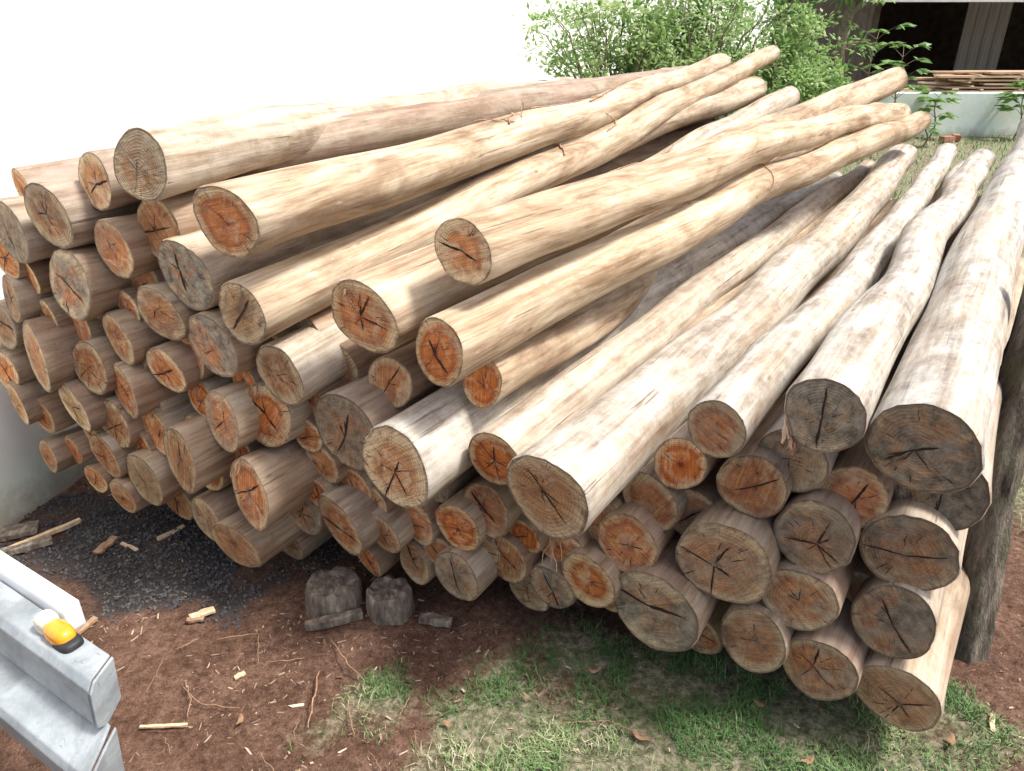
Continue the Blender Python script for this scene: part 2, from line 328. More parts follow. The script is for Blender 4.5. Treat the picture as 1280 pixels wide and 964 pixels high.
def log_surface(idx, s, th, lift=0):
    o, M, L, r, tp = LOGS[idx]; rad = r*(1-tp*s/L)+lift
    return M @ Vector((math.cos(th)*rad, math.sin(th)*rad, s))
def strand(name, pts, w, mat, parent=None, flat=False):
    V = []; Fc = []; n = len(pts); K = 2 if flat else 5
    for i, p in enumerate(pts):
        a = pts[max(0, i-1)]; b = pts[min(n-1, i+1)]; t = (b-a).normalized()
        u = t.cross(Vector((.3, .2, 1))).normalized(); v = t.cross(u)
        ww = w*(1-.6*abs(i/(n-1)-.4))
        for k in range(K):
            th = 2*math.pi*k/K; V.append(p+u*math.cos(th)*ww+v*math.sin(th)*ww*(.3 if flat else 1))
    for i in range(n-1):
        for k in range(K):
            k2 = (k+1) % K; Fc.append((i*K+k, i*K+k2, (i+1)*K+k2, (i+1)*K+k))
    o = mk(name, V, Fc, [mat], smooth=not flat)
    if parent: 
        o.parent = parent; o.matrix_parent_inverse = parent.matrix_world.inverted()
    return o
bpy.context.view_layer.update()
def on_log(idx, s, th, lift):
    o, M, L, r, tp = LOGS[idx]; d = Vector((math.cos(th), math.sin(th), 0))
    ok, loc, nr, fi_ = o.ray_cast(Vector((0, 0, s))+d*r*3, -d)
    if ok: return M @ (loc+d*lift)
    return log_surface(idx, s, th, lift)
def wob_strand(idx, s0, s1, th0, th1, lift, w, n=26, mat=FIBRE):
    pts = []; sd_ = R.uniform(0, 99)
    for i in range(n):
        u = i/(n-1)
        pts.append(on_log(idx, s0+(s1-s0)*u+.03*noise.noise((u*4, sd_, 0)), th0+(th1-th0)*u+.15*noise.noise((u*4, sd_, 5)), lift+.010*abs(noise.noise((u*6, sd_, 2)))))
    return strand("bark_fibre", pts, w, mat, parent=LOGS[idx][0])
for a_ in ((3,1.35,1.7,2.3,-.5,.004,.0042),(3,1.4,1.25,2.2,.6,.005,.0034),(4,1.7,1.85,2.6,-.3,.004,.0042),(3,2.2,2.9,1.8,.2,.004,.0045),
           (3,.5,1.4,.2,-.6,.004,.0045),(3,.9,2.0,-.1,.5,.004,.005),(6,1.9,2.05,2.4,.3,.003,.0024),(4,2.2,2.5,2.0,.0,.003,.0035),
           (7,.8,1.5,1.9,.8,.002,.003),(3,1.7,2.4,.8,.2,.004,.004)):
    wob_strand(*a_)
def bridge(i1, s1, t1, i2, s2, t2, lift, w):
    a = on_log(i1, s1, t1, .003); b = on_log(i2, s2, t2, .003); sd_ = R.uniform(0, 50); pts = []
    for k in range(20):
        u = k/19; pts.append(a.lerp(b, u)+Vector((.03*noise.noise((u*3, sd_, 1)), .03*noise.noise((u*3, sd_, 5)), lift*math.sin(math.pi*u)+.015*noise.noise((u*5, sd_, 9)))))
    strand("bark_fibre", pts, w, FIBRE, parent=LOGS[i1][0])
bridge(3, 1.55, 1.0, 4, 1.75, 1.0, .03, .003); bridge(3, 1.5, 1.9, 3, 1.7, .3, .06, .0026); bridge(3, 2.1, 1.2, 4, 2.35, 1.2, .03, .0026)
def flake(idx, s, th, ln, wd, mat=FIBRE):
    o, M, L, r, tp = LOGS[idx]; V = []; nA, nB = 8, 4
    for i in range(nA):
        for j in range(nB):
            u = i/(nA-1); v = j/(nB-1); ww = wd*(.4+.6*math.sin(math.pi*min(1, u+.15)))*(1+.3*R.uniform(-1, 1))
            V.append(on_log(idx, s+ln*u, th+(v-.5)*ww/r, .0025+.02*max(0, u-.6)**1.5*2+.005*abs(v-.5)*2+R.uniform(0, .0015)))
    Fc = [(i*nB+j, (i+1)*nB+j, (i+1)*nB+j+1, i*nB+j+1) for i in range(nA-1) for j in range(nB-1)]
    q = mk("bark_flake", V, Fc, [mat], smooth=True); q.parent = o; q.matrix_parent_inverse = o.matrix_world.inverted()
for idx, s, th in ((3,.9,.1),(3,1.6,.5),(3,2.3,.9),(3,2.7,.3),(4,2.6,.6),(8,1.6,1.2),(8,2.4,1.0),(9,1.9,1.2),(9,2.6,1.4)):
    flake(idx, s, th, R.uniform(.12, .35), R.uniform(.008, .022))
def hang(idx, th, n, ln, w, mat=FIBRE):
    o = LOGS[idx][0]
    for k in range(n):
        p = log_surface(idx, R.uniform(-.004, .03), th+R.uniform(-.12, .12), .002); pts = [p.copy()]
        dx = Vector((R.uniform(-.5, .5), R.uniform(-.8, 0), -1)).normalized()
        for i in range(7):
            p = p+dx*ln/7*R.uniform(.6, 1.2); dx = (dx+Vector((R.uniform(-.4, .4), R.uniform(-.4, .2), -.25))).normalized(); pts.append(p.copy())
        strand("torn_fibre", pts, w, mat, parent=o)
hang(10, -1.7, 6, .08, .0018); hang(13, -.5, 7, .05, .004, PALEWOOD); hang(13, -.9, 5, .04, .005, FIBRE); hang(7, 1.3, 3, .05, .004, PALEWOOD)
hang(45, 1.3, 5, .06, .002); hang(52, 1.2, 3, .06, .002)
def bearer(a, b, r, lab):
    o = make_log(Vector(a), Vector(b), r, .05, .4, .6, .3, .6, .6, lab); o["group"] = "bearers under the pile"; o.name = "bearer_log"
for sft in (.55, 3.2):
    u = Vector((math.sin(AZ), math.cos(AZ), 0))*sft
    a = Vector((1.15, 1.28, .056))+u; b = Vector((-1.45, 2.28, .056))+u
    bearer(a, b, .05, "dirty bearer pole lying across beneath the pile")

# ------------------------------------------------------------------ ground
def fbm(x, y, s, o=0): return noise.fractal((x*s+o, y*s-o, o), 1., 2.1, 4)
def grassmask(x, y):
    m = 1-max(0, (abs((x-.48)/.92))**2.2+(abs((y-1.22)/.54))**2.4)
    m = m*1.1+.95*fbm(x, y, 4, 3)
    r2 = min(1, max(0, (x-1.62)*2.2))*(.6+.7*fbm(x, y, 1.2, 8)) if y > 1.75 else 0
    far = .5+.8*fbm(x, y, .6, 5) if (y > 6) else 0
    return max(0, min(1, max(m, r2, far)))
def gravelmask(x, y):
    m = 1-((x+1.25)/.66)**2-((y-2.14)/.40)**2
    return max(0, min(1, m*.8+.8*fbm(x, y, 4, 12)+.1))
def axis(lo, hi, dlo, dhi, step):
    a = []; v = dlo
    while v < dhi: a.append(v); v += step
    a.append(dhi); g = step; v = dhi
    while v < hi: g *= 1.35; v += g; a.append(min(v, hi))
    g = step; v = dlo
    while v > lo: g *= 1.35; v -= g; a.insert(0, max(v, lo))
    return a
xs = axis(-90, 90, -2.2, 2.4, .025); ys = axis(-60, 140, .8, 3.0, .025)
def gz(x, y):
    k = 1 if (-2.5 < x < 2.8 and .6 < y < 3.4) else .3
    return k*(.014*fbm(x, y, 3)+.007*noise.noise((x*22, y*22, 0))+.004*noise.noise((x*60, y*60, 4)))-.008
V = [(x, y, gz(x, y)) for y in ys for x in xs]; nx = len(xs)
Fc = [(j*nx+i, j*nx+i+1, (j+1)*nx+i+1, (j+1)*nx+i) for j in range(len(ys)-1) for i in range(nx-1)]
n = N("soil_and_turf"); o = n.obj(); gm = n.attr("gm"); vm_ = n.attr("vm")
f1 = n.noise(o, 5, 6, .75); f2 = n.noise(o, 45, 6, .75); f3 = n.noise(o, 190, 4, .75)
soil = n.ramp(n.math('ADD', n.math('MULTIPLY', f2, .6), n.math('MULTIPLY', f3, .4)), [(.36, (.05, .026, .018)), (.48, (.165, .09, .06)), (.60, (.28, .17, .12)), (.72, (.48, .37, .28))])
soil = n.mix(n.ramp(f1, [(.40, 0.), (.58, .75)]), soil, n.mix(1., soil, (.58, .52, .48), 'MULTIPLY'))
crumbs = n.ramp(n.voro(o, 95), [(.12, 1.), (.28, 0.)])
soil = n.mix(n.math('MULTIPLY', crumbs, n.ramp(n.noise(o, 11, 4), [(.5, 0.), (.65, .4)])), soil, (.42, .31, .22))
turf = n.ramp(f2, [(.35, (.07, .085, .042)), (.48, (.18, .18, .10)), (.62, (.40, .36, .25))])
c = n.mix(n.ramp(n.math('ADD', gm, n.math('MULTIPLY', n.math('SUBTRACT', f2, .5), .9)), [(.15, 0.), (.75, 1.)]), soil, turf)
c = n.mix(n.ramp(n.math('ADD', vm_, n.math('MULTIPLY', n.math('SUBTRACT', f2, .5), .9)), [(.2, 0.), (.6, 1.)]), c, n.ramp(f3, [(.35, (.018, .017, .018)), (.65, (.11, .10, .10))]))
n.col(c); n.bump(n.math('ADD', f2, n.math('MULTIPLY', f3, .6)), .9, .014); n.b.inputs["Roughness"].default_value = .95
g = mk("ground", V, Fc, [n.m], smooth=True, attrs={"gm": [grassmask(v[0], v[1]) for v in V], "vm": [gravelmask(v[0], v[1]) for v in V]})
structure(g)
def leafmat(name, stops, trans=.25, rough=.6):
    n = N(name); n.col(n.ramp(n.attr("tint"), stops)); n.b.inputs["Roughness"].default_value = rough
    if trans > 0:
        t = n.t; tr = t.nodes.new("ShaderNodeBsdfTranslucent"); ms = t.nodes.new("ShaderNodeMixShader")
        n.put(tr.inputs[0], n.b.inputs["Base Color"].links[0].from_socket); ms.inputs[0].default_value = trans
        t.links.new(n.b.outputs[0], ms.inputs[1]); t.links.new(tr.outputs[0], ms.inputs[2])
        t.links.new(ms.outputs[0], t.nodes["Material Output"].inputs[0])
    return n.m
GR = leafmat("grass_blade", [(0, (.07, .15, .045)), (.45, (.15, .27, .09)), (.66, (.29, .36, .16)), (.84, (.52, .48, .31)), (1, (.70, .63, .46))], 0)
V = []; Fc = []; tint = []
def blade(x, y, z, ln, w, t):
    a = R.uniform(0, 6.28); lean = R.uniform(.3, 1.4); dx, dy = math.cos(a), math.sin(a); b = len(V)
    for k, (s, ww) in enumerate(((0, 1), (.5, .8), (1, .1))):
        X = x+dx*lean*ln*s*s*.9; Y = y+dy*lean*ln*s*s*.9; Z = z+ln*s*(1-.3*lean*s)
        V.append((X-dy*w*ww, Y+dx*w*ww, Z)); V.append((X+dy*w*ww, Y-dx*w*ww, Z)); tint.extend([t, t])
    Fc.append((b, b+1, b+3, b+2)); Fc.append((b+2, b+3, b+5, b+4))
cnt = 0
while cnt < 26000:
    x = R.uniform(-.6, 1.75); y = R.uniform(.85, 1.95); m = grassmask(x, y)
    if R.random() > (m-.05)*.9*max(.04, .42+1.7*fbm(x, y, 7, 21)): 
        cnt += .06; continue
    dry = fbm(x, y, 3.5, 40)+R.gauss(0, .25)
    t = min(1, max(0, .36+dry*.6+(1.22-y)*.6)); blade(x, y, gz(x, y), R.uniform(.009, .032)*(1.5 if R.random() < .1 else 1), R.uniform(.0008, .0017), t); cnt += 1
for _ in range(5000):
    x = R.uniform(1.6, 3.5); y = R.uniform(1.75, 4.5)
    if R.random() < grassmask(x, y): blade(x, y, gz(x, y), R.uniform(.02, .06), .0018, R.uniform(.1, .8))
for _ in range(9000):
    x = R.uniform(2.5, 12); y = R.uniform(7.5, 12.6)
    if R.random() < grassmask(x, y)*.9: blade(x, y, 0, R.uniform(.04, .12), .006, R.uniform(.1, .8))
o = mk("grass", V, Fc, [GR], attrs={"tint": tint}); tag(o, "patchy short green and dry grass around the pile", "grass", kind="stuff")

V = []; Fc = []
ico = [Vector(p).normalized() for p in ((0,0,1),(1,0,.1),(.2,1,-.1),(-1,.2,.1),(0,-1,0),(.1,0,-1))]
icf = [(0,1,2),(0,2,3),(0,3,4),(0,4,1),(5,2,1),(5,3,2),(5,4,3),(5,1,4)]
c_ = 0
while c_ < 5200:
    x = R.uniform(-2.1, -.3); y = R.uniform(1.4, 2.8)
    if R.random() > gravelmask(x, y)*1.1: c_ += .1; continue
    s = R.uniform(.003, .009); b = len(V); rot = Matrix.Rotation(R.uniform(0, 6.28), 3, Vector((R.random(), R.random(), R.random()+.1)).normalized())
    for p in ico: V.append(rot @ (p*s*R.uniform(.7, 1.2))+Vector((x, y, gz(x, y)+s*.4)))
    Fc += [tuple(b+i for i in f) for f in icf]; c_ += 1
GV = simple("black_gravel", [(.3, (.025, .024, .026)), (.7, (.16, .155, .155))], 40, bump=0)
o = mk("gravel", V, Fc, [GV]); tag(o, "dark crushed gravel spread beside the pile", "gravel", kind="stuff")

V = []; Fc = []; tint = []
def chip(x, y, ln, w, th, t, z0=None):
    a = R.uniform(0, 6.28); b = len(V); M = Matrix.Rotation(a, 3, 'Z') @ Matrix.Rotation(R.uniform(-.35, .35), 3, 'X') @ Matrix.Rotation(R.uniform(-.15, .15), 3, 'Y')
    z = (gz(x, y) if z0 is None else z0)+th*.3
    j = [R.uniform(.3, 1.1) for _ in range(4)]
    for zz in (-.5, .5):
        for k, (sx, sy) in enumerate(((-1, -1), (1, -1), (1, 1), (-1, 1))):
            V.append(M @ Vector((sx*ln/2*j[k], sy*w/2*j[3-k], zz*th))+Vector((x, y, z))); tint.append(t)
    Fc.extend([tuple(b+i for i in f) for f in ((0,3,2,1),(4,5,6,7),(0,1,5,4),(1,2,6,5),(2,3,7,6),(3,0,4,7))])
for _ in range(7000):
    x = R.gauss(-.65, .5); y = R.uniform(.95, 2.5)
    if R.random() < .2: x = R.uniform(1.15, 1.6); y = R.uniform(1.2, 1.9)
    if grassmask(x, y) > .6 or fbm(x, y, 2.5, 60) < R.uniform(-.5, .15): continue
    s = R.choice([.003, .004, .005, .006, .008, .010])*(1.9 if R.random() < .05 else 1); chip(x, y, s*R.uniform(1, 3.5), s*R.uniform(.2, .7), R.uniform(.0008, .003), R.random()**1.4)
for _ in range(400):
    x = R.uniform(-.5, 1.7); y = R.uniform(.9, 1.9); s = R.choice([.004, .006, .01]); chip(x, y, s*2, s*.6, .001, R.random(), gz(x, y)+R.uniform(.0, .012))
CH = leafmat("wood_chip", [(0, (.07, .042, .032)), (.4, (.20, .125, .09)), (.8, (.40, .29, .20)), (1, (.62, .51, .38))], .0, .9)
o = mk("wood_litter", V, Fc, [CH], attrs={"tint": tint}); tag(o, "scattered wood chips and bark crumbs on bare soil", "wood chips", kind="stuff")
DL = simple("dry_brown_leaf", [(.3, (.20, .11, .06)), (.7, (.42, .27, .16))], 30)
for (px, py, s) in ((800,920,.022),(742,838,.015),(1010,950,.018),(905,770,.014),(300,900,.016),(560,905,.014),(1190,925,.018),(660,870,.012),(950,880,.014)):
    p = on_ground(px, py, .012); V = []; a = R.uniform(0, 6.28)
    for k in range(10):
        th = 6.283*k/10; rx = s*math.cos(th)*(1 if k else 1.35); ry = s*.5*math.sin(th)*R.uniform(.8, 1.15); V.append((rx, ry, .006*math.cos(th*2)+.002))
    V.append((0, 0, -.001)); Fc = [(k, (k+1) % 10, 10) for k in range(10)]
    o = mk("dry_leaf", V, Fc, [DL], smooth=True, mat=Matrix.Translation(p) @ Matrix.Rotation(a, 4, 'Z') @ Matrix.Rotation(R.uniform(-.3, .3), 4, 'X')); tag(o, "curled brown dry leaf lying on short grass", "leaf", "dry leaves on the ground")

def offcut(px, py, ln, w, th, ang, mat, lab, name="wood_offcut"):
    p = on_ground(px, py); V = []; n = 7
    for i in range(n):
        u = i/(n-1)-.5; jx = R.uniform(-.12, .12)*w
        for sy, sz in ((-1, -1), (1, -1), (1, 1), (-1, 1)):
            V.append((u*ln+R.uniform(-.1, .1)*w, sy*w/2*(1-.5*abs(u)**2)+jx, sz*th/2+R.uniform(-.1, .1)*th))
    Fc = [(3, 2, 1, 0), tuple(range(4*n-4, 4*n))]
    for i in range(n-1):
        for k in range(4):
            k2 = (k+1) % 4; Fc.append((i*4+k, i*4+k2, i*4+4+k2, i*4+4+k))
    M = Matrix.Translation(p+Vector((0, 0, th*.45))) @ Matrix.Rotation(math.radians(ang), 4, 'Z') @ Matrix.Rotation(R.uniform(-.04, .04), 4, 'Y')
    o = mk(name, V, Fc, [mat], mat=M); tag(o, lab, "wood scrap", "wood scraps on the ground"); return o
offcut(45,675,.30,.018,.014,48,PALEWOOD,"long pale splinter lying on dark gravel")
offcut(15,668,.16,.07,.02,20,OLDWOOD,"grey wood block lying on dark gravel")
offcut(20,690,.22,.03,.02,30,OLDWOOD,"grey broken slat lying on dark gravel")
offcut(133,683,.09,.030,.010,75,FIBRE,"brown bark flake on dark gravel")
offcut(162,684,.08,.012,.006,-25,PALEWOOD,"short tan splinter on dark gravel")
offcut(215,668,.10,.022,.012,50,PALEWOOD,"pale offcut beside the pile on gravel")
offcut(253,768,.07,.028,.008,35,PALEWOOD,"pale wood chip lying on red soil")
offcut(245,775,.05,.02,.008,10,FIBRE,"brown wood chip lying on red soil")
offcut(205,908,.12,.008,.005,5,PALEWOOD,"thin pale splinter lying on red soil")
offcut(100,790,.12,.02,.01,70,FIBRE,"brown bark strip on red soil")
offcut(418,778,.17,.028,.024,20,OLDWOOD,"grey curved branch piece beside the stumps")
offcut(545,778,.10,.030,.02,-10,OLDWOOD,"dark rotten wood piece beside the stumps")
offcut(300,845,.03,.014,.006,40,PALEWOOD,"small pale chip on red soil")
offcut(1240,905,.06,.012,.006,60,PALEWOOD,"pale splinter on soil near the post")
def twig(pts, r, lab):
    P = [on_ground(x, y, h) for x, y, h in pts]; Q = []
    for i in range(len(P)-1):
        for k in range(5): Q.append(P[i].lerp(P[i+1], k/5)+Vector((R.uniform(-1, 1), R.uniform(-1, 1), R.uniform(-.3, .3)))*.003)
    Q.append(P[-1]); o = strand("twig", Q, r, FIBRE); tag(o, lab, "twig", "twigs lying on the ground")
twig([(398,840,.01),(392,875,.03),(385,910,.01)], .0025, "thin bent brown twig on red soil")
twig([(415,800,.01),(435,830,.03),(455,850,.01)], .002, "thin brown twig on red soil")
twig([(180,910,.01),(240,908,.02)], .002, "thin brown twig on red soil")
twig([(270,800,.01),(320,792,.01)], .0015, "thin brown twig on red soil")
twig([(700,905,.01),(760,900,.02),(830,930,.01)], .0012, "pale dry grass stalk lying in the turf")
twig([(230,860,.01),(250,880,.015),(300,885,.01)], .0015, "thin brown twig on red soil")
for _ in range(14):
    x0, y0 = R.uniform(200, 560), R.uniform(780, 950); a = R.uniform(0, 3.14); l = R.uniform(20, 50)
    twig([(x0, y0, .006), (x0+l*math.cos(a)*.5+R.uniform(-6, 6), y0+l*math.sin(a)*.5, .012), (x0+l*math.cos(a), y0+l*math.sin(a), .006)], R.uniform(.0008, .0015), "thin brown twig on red soil")
def stump(px, py, rad, h, lab):
    p = on_ground(px, py); NA = 48; V = []; s0 = R.uniform(0, 50); K = 9
    for k in range(K):
        z = -.02+(h+.02)*k/(K-1)
        for j in range(NA):
            th = 2*math.pi*j/NA; q = rad*(1+.12*noise.noise((math.cos(th)*1.5, math.sin(th)*1.5, s0))+.10*noise.noise((math.cos(th)*6, math.sin(th)*6, s0+z*5))+.06*noise.noise((math.cos(th)*15, math.sin(th)*15, s0+z*8)))*(1.14-.16*k/K)
            if k == K-1: q *= .93
            V.append((q*math.cos(th), q*math.sin(th), z+(.02*noise.noise((math.cos(th)*2, math.sin(th)*2, s0+3)) if k >= K-2 else 0)))
    Fc = [(k*NA+j, k*NA+(j+1) % NA, (k+1)*NA+(j+1) % NA, (k+1)*NA+j) for k in range(K-1) for j in range(NA)]
    for f in (.8, .55, .3, .1):
        b = len(V)
        for j in range(NA):
            x, y, z = V[(K-1)*NA+j]; V.append((x*f, y*f, h+.016*noise.noise((x*50, y*50, s0))-.006))
        a = b-NA
        Fc += [(a+j, a+(j+1) % NA, b+(j+1) % NA, b+j) for j in range(NA)]
    Fc.append(tuple(range(len(V)-NA, len(V))))
    o = mk("tree_stump", V, Fc, [OLDWOOD], smooth=True, mat=Matrix.Translation(p)); tag(o, lab, "stump", "cut stumps by the pile")
stump(418,750,.080,.075,"grey weathered round stump on soil by the pile"); stump(487,760,.066,.078,"dark cracked weathered stump on soil by the pile")

n = N("mossy_post_bark"); v = n.vm('MULTIPLY', n.obj(), (1, 1, .18)); f = n.noise(v, 38, 6, .7)
c = n.ramp(f, [(.32, (.045, .038, .03)), (.5, (.16, .135, .105)), (.7, (.36, .31, .25))])
n.col(n.mix(n.ramp(n.noise(n.obj(), 9, 5), [(.5, 0.), (.65, .5)]), c, (.15, .16, .09))); n.bump(f, 1., .03)
POSTM = n.m
base = Vector((1.335, 1.60, -.1)); top = Vector((1.40, 1.86, 1.12)); V = []; NA = 30; K = 34
for k in range(K):
    u = k/(K-1); c = base.lerp(top, u)+Vector((-.03*math.sin(u*3.1)+.01*math.sin(u*9), .012*math.cos(u*4), 0))
    for j in range(NA):
        th = 2*math.pi*j/NA; q = (.067-.010*u)*(1+.16*noise.noise((math.cos(th)*2, math.sin(th)*2, u*3))+.12*noise.noise((math.cos(th)*5, math.sin(th)*5, u*12))+.06*noise.noise((math.cos(th)*11, math.sin(th)*11, u*30)))
        if k == K-1: q *= .85
        V.append(c+Vector((q*math.cos(th), q*math.sin(th), 0)))
Fc = [(k*NA+j, k*NA+(j+1) % NA, (k+1)*NA+(j+1) % NA, (k+1)*NA+j) for k in range(K-1) for j in range(NA)]+[tuple(range((K-1)*NA, K*NA))]
o = mk("wooden_post", V, Fc, [POSTM], smooth=True); tag(o, "rough dark leaning trunk post holding back the logs", "post")

# ------------------------------------------------------------------ walls
n = N("white_painted_render"); o = n.obj(); z = n.sep(o)[2]
f = n.noise(o, 3, 6, .65); 
c = n.ramp(f, [(.35, (.90, .91, .90)), (.65, (.93, .93, .92))])
low = n.ramp(n.math('ADD', z, n.math('MULTIPLY', n.math('SUBTRACT', n.noise(o, 5, 6, .7), .5), .5)), [(.0, 1.), (.5, 0.)])
c = n.mix(n.math('MULTIPLY', low, .8), c, (.62, .78, .66))
spl = n.ramp(n.math('ADD', z, n.math('MULTIPLY', n.noise(o, 12, 6, .75), .25)), [(.14, 1.), (.28, 0.)])
c = n.mix(n.math('MULTIPLY', spl, .75), c, (.36, .27, .20)); n.col(c); n.bump(n.noise(o, 60, 5), .25, .004)
WALL = n.m
def box(name, c, s, mat, rz=0, bev=.006, parent=None):
    bm = bmesh.new(); bmesh.ops.create_cube(bm, size=1)
    for v in bm.verts: v.co = Vector((v.co.x*s[0], v.co.y*s[1], v.co.z*s[2]))
    if bev: bmesh.ops.bevel(bm, geom=bm.edges[:], offset=bev, segments=2, affect='EDGES')
    me = bpy.data.meshes.new(name); bm.to_mesh(me); bm.free(); me.materials.append(mat)
    o = bpy.data.objects.new(name, me); COL.objects.link(o); o.location = c; o.rotation_euler = (0, 0, rz)
    if parent: o.parent = parent
    return o
def wall_mesh(name, a, b, h, th, mat):
    u = (b-a).normalized(); nn = Vector((-u.y, u.x, 0))*th
    V = [a, b, b+nn, a+nn]; V = [Vector((p.x, p.y, -.1)) for p in V]+[Vector((p.x, p.y, h)) for p in V]
    ob = mk(name, V, [(0,3,2,1),(4,5,6,7),(0,1,5,4),(1,2,6,5),(2,3,7,6),(3,0,4,7)], [mat])
    bv = ob.modifiers.new("b", 'BEVEL'); bv.width = .01; bv.segments = 2; return ob
wa = on_ground(0, 668); wd = Vector((math.sin(math.radians(13)), math.cos(math.radians(13)), 0)); wa.z = 0
o = wall_mesh("boundary_wall", wa-wd*2.2, wa+wd*27, 3.6, .18, WALL); tag(o, "tall white rendered boundary wall beside the pile", "wall")
bk = wa+wd*27
o = wall_mesh("rear_wall", Vector((bk.x-.1, bk.y+.1, 0)), Vector((bk.x+12, bk.y+9, 0)), 4.2, .2, WALL); tag(o, "white rendered wall behind the shrubs", "wall")
n = N("pale_green_render"); o = n.obj(); c = n.ramp(n.noise(o, 4, 6, .7), [(.35, (.70, .84, .76)), (.65, (.90, .93, .90))])
spl = n.ramp(n.math('ADD', n.sep(o)[2], n.math('MULTIPLY', n.noise(o, 6, 6, .7), .3)), [(.12, 1.), (.28, 0.)])
n.col(n.mix(n.math('MULTIPLY', spl, .8), c, (.28, .26, .17))); PG = n.m
o = wall_mesh("retaining_wall", Vector((2.5, 12.8, 0)), Vector((16, 12.8, 0)), .66, .2, PG); tag(o, "low pale green retaining wall below the open shed", "wall")
# shed
DARK = simple("dark_shed_board", [(.3, (.035, .026, .02)), (.7, (.10, .078, .06))], 6)  # very dark brown colour for the shed panels and beam
CONC = simple("concrete_floor", [(.3, (.34, .31, .27)), (.7, (.5, .46, .41))], 5)
GREYP = simple("grey_plank_panel", [(.35, (.28, .26, .235)), (.65, (.52, .49, .45))], 3, (9, 1, .3))
TIN = simple("pale_roof_sheet", [(.3, (.60, .62, .63)), (.7, (.78, .80, .80))], 4)
sh = bpy.data.objects.new("open_shed", None); COL.objects.link(sh); sh.location = (10, 15, 0); tag(sh, "open fronted dark storage shed on raised floor", "shed")
def sp_(name, c, s, mat, bev=.006):
    o = box(name, Vector(c)-sh.location, s, mat, bev=bev); o.parent = sh; return o
sp_("floor", (11, 16.03, .31), (9.8, 5.9, .66), CONC)
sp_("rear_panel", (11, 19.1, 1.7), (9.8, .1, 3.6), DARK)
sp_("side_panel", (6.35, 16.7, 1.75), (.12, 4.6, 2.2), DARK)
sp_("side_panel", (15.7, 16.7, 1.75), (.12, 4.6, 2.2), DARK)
V = []; Fc = []; nxr = 240
for j in range(2):
    for i in range(nxr+1):
        x = -4.2+10.2*i/nxr; V.append((x, (-.95, 4.4)[j], (2.10, 3.0)[j]+.025*math.cos(i*math.pi/2)))
for i in range(nxr): Fc.append((i, i+1, nxr+2+i, nxr+1+i))
ro = mk("roof", V, Fc, [TIN], parent=sh, smooth=True); sm = ro.modifiers.new("s", 'SOLIDIFY'); sm.thickness = .02
sp_("fascia", (10.9, 14.02, 2.06), (10.1, .05, .14), TIN)
for k, xx in enumerate((9.55, 9.78, 10.01, 10.24)):
    o = sp_("inner_door_plank", (xx, 17.2, 1.75), (.222, .04, 2.2), GREYP)
sp_("beam", (11, 16.3, 2.25), (9.3, .12, .16), DARK)
zz = .645
for k in range(6):
    for q in range(3):
        ln = R.uniform(1.0, 2.3); th = R.uniform(.022, .032)
        o = box("lumber_board", (8.0+R.uniform(-.5, .5), 13.15+.22*q+R.uniform(-.03, .03), zz+th/2+.001), (ln, .19, th), LUMBER, R.uniform(-.12, .12), .002)
        tag(o, "brown sawn board stacked loosely above the low wall", "board", "sawn boards in the shed")
    zz += .034
    if k < 5:
        for xx in (7.6+R.uniform(-.15, .15), 8.4+R.uniform(-.15, .15)):
            o = box("spacer_stick", (xx, 13.37, zz+.010), (.05, .7, .018), LUMBER, R.uniform(-.1, .1), .002); tag(o, "thin wooden spacer between stacked boards", "spacer", "spacers in the board stack")
        zz += .022
for (x, y, l, a) in ((6.8, 13.3, 1.2, .2), (9.9, 13.4, 1.2, -.2), (9.4, 13.2, 1.0, .1)):
    o = box("loose_board", (x, y, .675), (l, .12, .035), LUMBER, a, .003); tag(o, "loose brown board at the shed edge", "board", "sawn boards in the shed")
BR = simple("red_brick", [(.3, (.30, .13, .08)), (.7, (.48, .25, .17))], 12)
for (x, y, a) in ((6.75, 12.0, .3), (7.0, 12.2, 1.2)):
    o = box("brick", (x, y, .05), (.22, .11, .09), BR, a, .006); tag(o, "loose red brick lying near the low wall", "brick", "loose bricks in the yard")

# ------------------------------------------------------------------ plants
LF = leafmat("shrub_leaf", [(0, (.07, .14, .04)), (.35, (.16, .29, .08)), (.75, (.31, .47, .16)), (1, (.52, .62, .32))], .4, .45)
STEM = simple("brown_stem", [(.3, (.12, .09, .065)), (.7, (.32, .26, .19))], 30)
def tube(V, Fc, pts, r0, r1, NA=6):
    n = len(pts); b = len(V)
    for i, p in enumerate(pts):
        a = pts[max(0, i-1)]; c = pts[min(n-1, i+1)]; t = (c-a).normalized(); u = t.cross(Vector((.31, .77, .2))).normalized(); v = t.cross(u); r = r0+(r1-r0)*i/(n-1)
        for k in range(NA): V.append(p+u*math.cos(6.283*k/NA)*r+v*math.sin(6.283*k/NA)*r)
    for i in range(n-1):
        for k in range(NA): Fc.append((b+i*NA+k, b+i*NA+(k+1) % NA, b+(i+1)*NA+(k+1) % NA, b+(i+1)*NA+k))
def leaf(V, Fc, tint, p, d, ln, w, t):
    d = d.normalized(); s = d.cross(Vector((R.uniform(-.6, .6), R.uniform(-.6, .6), 1))).normalized(); u = s.cross(d); b = len(V)
    V += [p, p+d*ln*.45+s*w-u*ln*.03, p+d*ln+u*(-.12*ln), p+d*ln*.45-s*w-u*ln*.03, p+d*ln*.5+u*ln*.05]
    Fc += [(b, b+1, b+4), (b+1, b+2, b+4), (b+2, b+3, b+4), (b+3, b, b+4)]; tint += [t]*5
